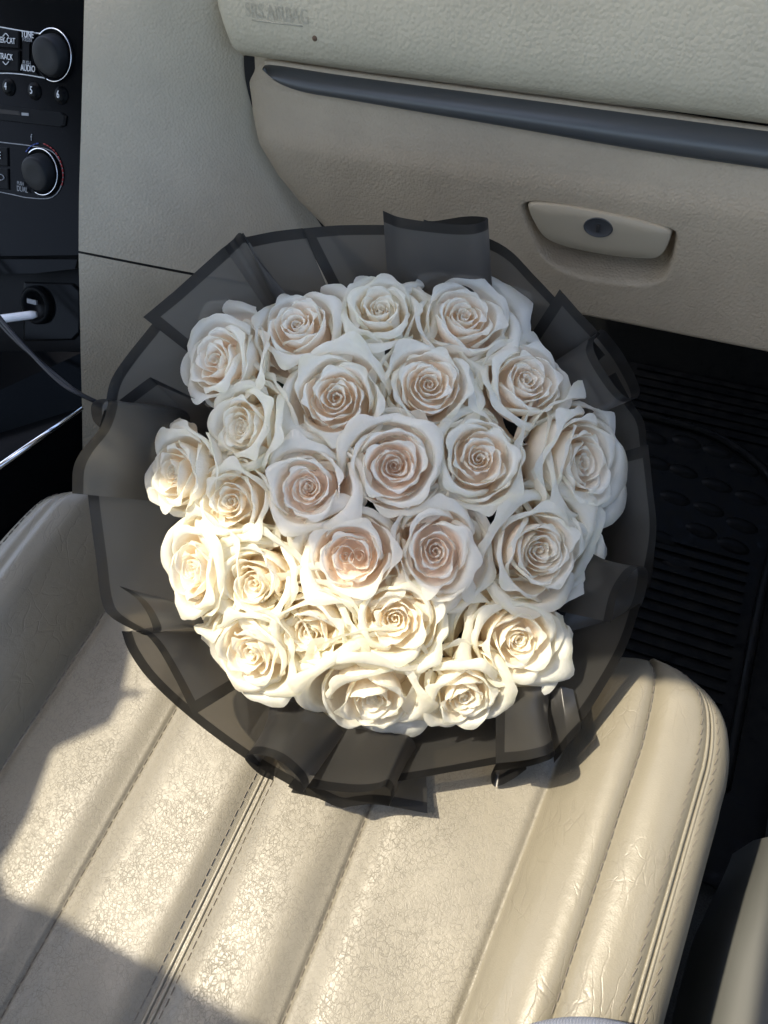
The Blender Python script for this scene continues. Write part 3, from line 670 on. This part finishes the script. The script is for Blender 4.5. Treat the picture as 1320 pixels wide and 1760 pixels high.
# bottom pleats
film([(470, 1342, -6), (445, 1330, -3), (421, 1304, 2), (440, 1296, 10), (480, 1308, 15), (515, 1340, 12), (520, 1364, 5), (495, 1352, -2)], [(480, 1240, -3), (470, 1225, 0), (465, 1210, 3), (490, 1205, 10), (540, 1215, 14), (575, 1240, 12), (590, 1262, 6), (560, 1262, 0)], (0, 0), 6, n=50, d_in=.03)
film([(500, 1362, 0), (545, 1372, 2), (583, 1388, 2), (610, 1385, 2), (650, 1383, 2), (735, 1398, -2)], [(560, 1240), (600, 1250), (640, 1260), (660, 1262), (690, 1265), (730, 1270)], (0, 0), 0, d_in=.035)
film([(526, 1352, 4), (560, 1358, 8), (610, 1362, 11), (645, 1358, 13), (662, 1352, 12), (672, 1366, 6), (668, 1388, 0)], [(600, 1250, 4), (630, 1255, 7), (665, 1260, 9), (690, 1262, 11), (703, 1265, 10), (712, 1275, 4), (715, 1285, 0)], (0, 0), 5, n=44, d_in=.03)
film([(640, 1348), (690, 1342), (770, 1328), (860, 1312), (950, 1294), (1000, 1250)], [(680, 1240), (710, 1245), (770, 1245), (840, 1225), (890, 1190), (930, 1150)], (0, 0), 2)
# lower-right pleat
film([(852, 1312, 6), (900, 1307, 14), (938, 1298, 16), (953, 1290, 10), (948, 1304, 2), (905, 1318, -4), (870, 1322, -8), (845, 1328, -10), (850, 1352, -14), (880, 1340, -10), (905, 1322, -6)],
     [(852, 1185, 6), (890, 1180, 14), (930, 1180, 16), (945, 1185, 10), (945, 1195, 0), (920, 1205, -4), (890, 1210, -8), (870, 1215, -10), (872, 1220, -14), (880, 1225, -10), (890, 1225, -6)], (1, 0), 8, n=60, d_in=.025)
film([(952, 1312, 2), (975, 1282, 5), (1000, 1252, 6)], [(945, 1190, 4), (965, 1180, 7), (985, 1185, 6)], (0, 0), 6, d_in=.02, curvy=False)
# right side
film([(985, 1262), (1030, 1195), (1075, 1115), (1100, 1040), (1110, 985)], [(900, 1165), (940, 1130), (970, 1080), (985, 1040), (990, 1000)], (0, 0), 2)
film([(1075, 1060, -8), (1102, 1040, -2), (1114, 990, 4), (1104, 974, 12), (1085, 985, 12), (1062, 1020, 10), (1050, 1070, 8)], [(960, 1090, 0), (970, 1060, 2), (985, 1020, 4), (1000, 945, 8), (990, 960, 8), (970, 1010, 7), (960, 1050, 6)], (0, 0), 6, n=44, d_in=.03)
film([(1058, 640), (1085, 690), (1106, 722), (1112, 768), (1120, 850), (1126, 920), (1118, 1005), (1100, 1012)], [(960, 690), (1000, 720), (1030, 760), (1040, 810), (1040, 860), (1030, 910), (1010, 960), (1000, 980)], (0, 0), 0, n=50)
film([(1114, 764, 6), (1122, 840, 7), (1128, 915, 6), (1116, 1004, 2)], [(1020, 790, 4), (1035, 850, 4), (1035, 910, 4), (1010, 965, 2)], (1, 0), 7)
# upper-right loop pleat and corner sheet
film([(962, 497, 4), (1000, 540, 5), (1032, 574, 5)], [(890, 610, 4), (915, 640, 4), (935, 660, 4)], (1, 0), 6, curvy=False)
film([(1025, 574, 8), (1020, 600, 11), (1044, 645, 12), (1072, 680, 10), (1094, 684, 2), (1099, 665, -6), (1075, 615, -10), (1050, 580, -8), (1035, 566, -2), (1025, 574, 5)], [(925, 640, 8), (935, 660, 10), (960, 695, 11), (990, 720, 9), (1010, 720, 2), (1010, 710, -5), (995, 680, -8), (970, 650, -6), (945, 635, -2), (930, 638, 3)], (0, 0), 7, n=60, d_in=.03)
# top box pleat
film([(658, 362, 4), (690, 374, 8), (760, 384, 9), (810, 386, 12), (838, 377, 10), (832, 373, 2), (800, 372, -2), (745, 380, -3), (728, 377, -5)], [(668, 510, 4), (700, 515, 8), (760, 515, 9), (815, 515, 11), (846, 510, 9), (840, 505, 2), (800, 505, -2), (750, 505, -3), (730, 505, -5)], (0, 0), 8, n=56, d_in=.03)
# inner cone running down to the tied neck
P0 = []; cen = np.array([660, 870])
nk = at(700, 790, .86)
for a in np.linspace(0, 2 * math.pi, 64, endpoint=False):
    rim = np.array(at(cen[0] + 330 * math.cos(a), cen[1] + 335 * math.sin(a) - 5, .590 + .004 * math.sin(7 * a)))
    for t in np.linspace(0, 1, 8):
        P0.append(rim + (nk + (rim - at(cen[0], cen[1], .59)) * .12 - rim) * t)
o = mesh('film_cone', P0, [tuple((i % 64) * 8 + j if True else 0 for i, j in q) for i0 in range(64) for j0 in range(7) for q in [((i0, j0), (i0, j0 + 1), (i0 + 1, j0 + 1), (i0 + 1, j0))]], M['film'], wrap, True, None, np.full((512, 2), .02 * 0 + .0))

# ------------------------------------------------------------------ roses
def petal_mesh(r, h, th, W, curl, phi, drop, spiral, ruff, seed, nu=25, nv=18, tipf=0., flop=0., ell=(1, 1), rb=0., z0=0.):
    q = random.Random(seed)
    uu = np.linspace(-1, 1, nu)[:, None]; vv = np.linspace(0, 1, nv)[None, :]
    wl = .70
    wv = np.clip(vv / wl, 0, 1); cv = np.clip((vv - wl) / (1 - wl), 0, 1)
    au = np.abs(uu)
    hh = h * (1 - drop * au ** 2.6) + 0 * vv
    p1, p2, p3 = (q.uniform(0, 6.28) for _ in range(3))
    rim = ruff * (np.sin(uu * 2.6 + p1) * .9 + .55 * np.sin(uu * 6.1 + p2) + .3 * np.sin(uu * 11 + p3) + .22 * np.sin(uu * 19 + p1 * 3) * vv ** 4)
    rr = r * (1 + spiral * uu)
    rho = rb + (rr - rb) * (np.sin(np.pi / 2 * np.clip(wv, .0, 1)) ** .85) * (1 + .05 * np.sin(np.pi * wv))
    z = z0 + (hh - z0) * wv ** 1.18
    ph = phi * (1 + .22 * np.sin(uu * 2.2 + p2)) + flop * au ** 3
    cc = curl * (1 - .35 * au ** 2)
    A = ph * cv
    rho = rho + cc * (1 - np.cos(A)) * np.sign(phi + 1e-9); z = z + cc * np.sin(np.abs(A)) * .9 + 0 * uu
    crum = .016 * (.4 + r) * (np.sin(uu * 4.3 + p1 * 2 + vv * 2) * np.sin(vv * 6.5 + p2) + .6 * np.sin(uu * 9 + p3 - vv * 5) * vv)
    rho = rho + crum * ss(.25, .6, vv); z = z + .5 * crum * ss(.25, .6, vv)
    # pointed, slightly folded tip
    tip = tipf * np.exp(-(uu / .22) ** 2) * cv ** 1.5
    rho = rho + tip; z = z - .25 * tip
    k = ss(.35, 1, vv)
    rho = rho + rim * k; z = z + .6 * rim * np.cos(uu * 3 + p3) * k
    g = .42 + .58 * ss(0, .55, vv) - .16 * ss(.80, 1.0, vv)
    ang = th + W * uu * g + .05 * np.sin(vv * 3 + p1)
    X = rho * np.cos(ang) * ell[0]; Yv = rho * np.sin(ang) * ell[1]
    P = np.stack([X, Yv, z + 0 * X], -1).reshape(-1, 3)
    uv = np.stack([uu * .5 + .5 + 0 * vv, vv + 0 * uu], -1).reshape(-1, 2)
    along_ = (vv + 0 * uu).reshape(-1); side = (au + 0 * vv).reshape(-1)
    return P, gridf(nu, nv), along_, side, uv

def rose(u, v, R, face, label, seed, D=None, open_=1., mouth=1.0, tall=1.25, kind=0, n_in=8, n_mid=8, n_out=7, guard=4, roll=None, twin=False, hollow=0., ell=(1, 1), gdir=None):
    q = random.Random(seed)
    rr = math.hypot(u - 655, v - 870)
    if D is None: D = .500 + .040 * (rr / 400) ** 2
    u, v = 655 + (u - 655) * 1.03, 868 + (v - 868) * 1.035
    R = R * 1.12; s = R * D / F_PX
    axc = np.array([face[0] * 1.35, face[1] * 1.35, -1.]); axc /= np.linalg.norm(axc)
    ax = CM @ axc
    rt_ = CM @ np.array([1., 0, 0]); rt_ = rt_ - ax * (rt_ @ ax); rt_ /= np.linalg.norm(rt_)
    up_ = np.cross(ax, rt_)
    mouth_c = at(u, v, D); base = mouth_c - ax * s * tall
    B3 = np.stack([rt_, up_, ax], 1)
    root = empty('rose', base, label, 'rose', 'cream roses in the bouquet')
    roll = q.uniform(0, 6.28) if roll is None else roll
    mouth *= q.uniform(.72, 1.0); n_mid += q.choice((-2, -2, -1, -1, 0)); n_out += q.choice((-1, 0, 0))
    m = PET[kind]; lst = []
    N = n_in + n_mid + n_out
    ga = R_(137.5) if q.random() < .5 else -R_(137.5)
    sg = q.choice((-1, 1)); th = roll
    for k in range(N):
        if k < n_in:
            t = k / max(1, n_in - 1); r = .045 + .235 * t ** 1.1 * mouth; h = tall * (.93 - .06 * (1 - t) - hollow * .22 + q.uniform(-.03, .03)); W = R_(150 - 60 * t) * q.uniform(.9, 1.05)
            a = dict(curl=.05 + .03 * t, phi=R_(q.uniform(-25, 30) + 35 * t), drop=.06 + .10 * t, spiral=.16 * sg, ruff=.006 + .012 * t, tipf=q.uniform(0, .03), flop=.2)
        elif k < n_in + n_mid:
            t = (k - n_in) / max(1, n_mid - 1); r = .26 * mouth + .06 + (.56 - .26 * mouth - .06) * t ** 1.1; h = tall * (.97 - .02 * t + q.uniform(-.03, .03) - hollow * .1 * (1 - t)); W = R_(80 - 14 * t) * q.uniform(.88, 1.1)
            a = dict(curl=.030 + .035 * t, phi=R_(q.uniform(15, 75) + 35 * t), drop=.16 + .14 * t, spiral=.10 * sg, ruff=.020 + .014 * t, tipf=q.uniform(0, .10), flop=.5)
        else:
            t = (k - n_in - n_mid) / max(1, n_out - 1); r = (.61 + .31 * t) * (.55 + .45 * open_); h = tall * (.93 - .16 * t * open_ + q.uniform(-.04, .03)); W = R_(72 - 4 * t) * q.uniform(.88, 1.12)
            a = dict(curl=q.uniform(.045, .09) + .07 * t, phi=R_(q.choice((q.uniform(25, 60), q.uniform(90, 150), q.uniform(90, 150))) + 20 * t), drop=.22 + .16 * t, spiral=.06 * sg, ruff=.030 + .018 * t, tipf=q.uniform(.02, .20), flop=.7)
        if k < n_in + n_mid + 1:
            a['rb'] = max(0., (lst[-1][0] if lst else 0.) * .86 - .01); a['z0'] = h - (.28 + .40 * r)
        th += ga * (1 if k >= n_in else .8) + q.uniform(-.12, .12)
        lst.append((r, h, th, W, a))
    for g in range(guard):
        base_a = gdir[g] if gdir and g < len(gdir) else q.uniform(0, 6.28)
        lst.append((q.uniform(.98, 1.20) * (.6 + .4 * open_), tall * q.uniform(.48, .70), base_a, R_(q.uniform(50, 66)), dict(curl=q.uniform(.08, .18), phi=R_(q.uniform(50, 120)), drop=.24, spiral=.03 * sg, ruff=.045, tipf=q.uniform(.05, .22), flop=.5)))
    for k, (r, h, th, W, a) in enumerate(lst):
        cx = cy = 0.
        P, Fc, al, sd_, uv = petal_mesh(r, h, th, W, seed=seed * 100 + k, ell=ell, **a)
        if twin and k < n_in:
            o_ = .15 * (1 if k % 2 else -1); P[:, 0] += o_; P[:, :2] *= .9
        Pw = base + (P * s) @ B3.T
        mesh('petal', Pw, Fc, m, root, True, {'along': al, 'side': sd_}, uv)
    hb = MB().lathe(base, ax, [(.20 * s, .08 * s), (.52 * s, .30 * s), (.58 * s, .50 * s), (.44 * s, .62 * s), (.22 * s, .66 * s), (.01 * s, .68 * s)], 28)
    mesh('heart', hb.V, hb.F, m, root, True, {'along': [.25] * len(hb.V), 'side': [0] * len(hb.V)}, [(0, 0)] * len(hb.V))
    # swollen base and stem
    nkp = nk + (base - at(660, 870, .60)) * .15
    MB().lathe(base - ax * s * .10, ax, [(.10 * s, -.1 * s), (.24 * s, 0), (.26 * s, .10 * s), (.10 * s, .16 * s)], 14).build('hip', M['stem'], root)
    MB().tube(curve([base - ax * s * .12, base - ax * s * .9 + (nkp - base) * .1, (base * .4 + nkp * .6), nkp], 10), .0028, 8).build('stem', M['stem'], root)
    return root
T = [  # px, py, R, facing, options
 (368, 622, 74, (-.45, -.10), dict(label='rose at the upper left beside the square film corner, facing left', open_=.95)),
 (510, 560, 74, (-.15, -.30), dict(label='rose second from the left in the top row, beside the black border strip', open_=.95)),
 (654, 533, 68, (.02, -.32), dict(label='rose directly below the left half of the top box pleat', open_=.9, kind=1, hollow=.2)),
 (798, 545, 82, (.12, -.30), dict(label='rose at the right end of the top row, below the top pleat', open_=1.0)),
 (577, 687, 88, (-.05, -.02), dict(label='wide rose with a tight round swirl in the second row, left of centre', n_mid=11, kind=0)),
 (737, 664, 72, (.02, -.05), dict(label='round upright rose in the second row between the wide swirl and the right shoulder', hollow=.15)),
 (905, 656, 74, (.22, -.18), dict(label='rose with pointed petal corners on the upper right shoulder', kind=0)),
 (1005, 800, 106, (.42, .06), dict(label='largest tall oval rose at the far right, facing right', n_mid=12, n_out=10, kind=0, ell=(.86, 1.05))),
 (412, 737, 72, (-.48, .0), dict(label='small ruffled rose tucked below the upper left rose, facing left', open_=.9, kind=1)),
 (296, 814, 70, (-.62, .02), dict(label='rose furthest left beside the left pleat, seen from its side', open_=.9, kind=1)),
 (677, 801, 80, (.0, .0), dict(label='central rose with peach shadows around a tight bud', hollow=.5, kind=2)),
 (822, 787, 74, (.03, -.08), dict(label='cup shaped rose right of the central rose with a low bud', open_=.85, hollow=.35)),
 (526, 838, 72, (-.12, .0), dict(label='rose immediately left of the central rose, above the sunlit part', hollow=.6, kind=2)),
 (398, 863, 74, (-.22, .04), dict(label='half sunlit rose right of the leftmost rose', kind=1, n_mid=8)),
 (604, 956, 78, (-.04, .03), dict(label='rose with a double heart, below and left of the central rose', twin=True, hollow=.45, kind=2)),
 (748, 948, 78, (.03, .04), dict(label='rose with the pinkest heart, below and right of the central rose', hollow=.4, kind=2, ell=(.92, 1.08))),
 (928, 946, 98, (.22, .08), dict(label='large rose on the right side, just below the tall oval rose', kind=0, n_in=10, n_mid=12)),
 (330, 978, 76, (-.52, .10), dict(label='tall sunlit rose on the left edge, third down, seen from the side', kind=1, ell=(.85, 1.15))),
 (436, 1002, 76, (-.26, .14), dict(label='small sunlit rose between the tall left edge rose and the double hearted rose', kind=1)),
 (530, 1090, 78, (-.16, .30), dict(label='sunlit rose tucked between the wide open rose and the round low rose', kind=1, hollow=.2)),
 (678, 1062, 76, (.0, .08), dict(label='round sunlit rose low in the middle with a neat spiral heart', kind=1, hollow=.2)),
 (890, 1098, 82, (.12, .12), dict(label='bright rose at the lower right, just above the lower right film pleat', kind=1, n_mid=8, n_out=9)),
 (430, 1122, 84, (-.30, .30), dict(label='wide open sunlit rose at the lower left, near the folded film corner', kind=1, open_=1.05)),
 (640, 1206, 100, (-.02, .62), dict(label='widest sunlit rose at the bottom edge, seen from the side', kind=1, open_=1.05)),
 (796, 1197, 72, (.10, .42), dict(label='small sunlit rose at the bottom right beside the widest rose', kind=1, open_=.9)),
]
for i, (u_, v_, R, fc, kw) in enumerate(T):
    lab = kw.pop('label')
    rose(u_, v_, R, fc, 'cream ' + lab, 11 + i, **kw)
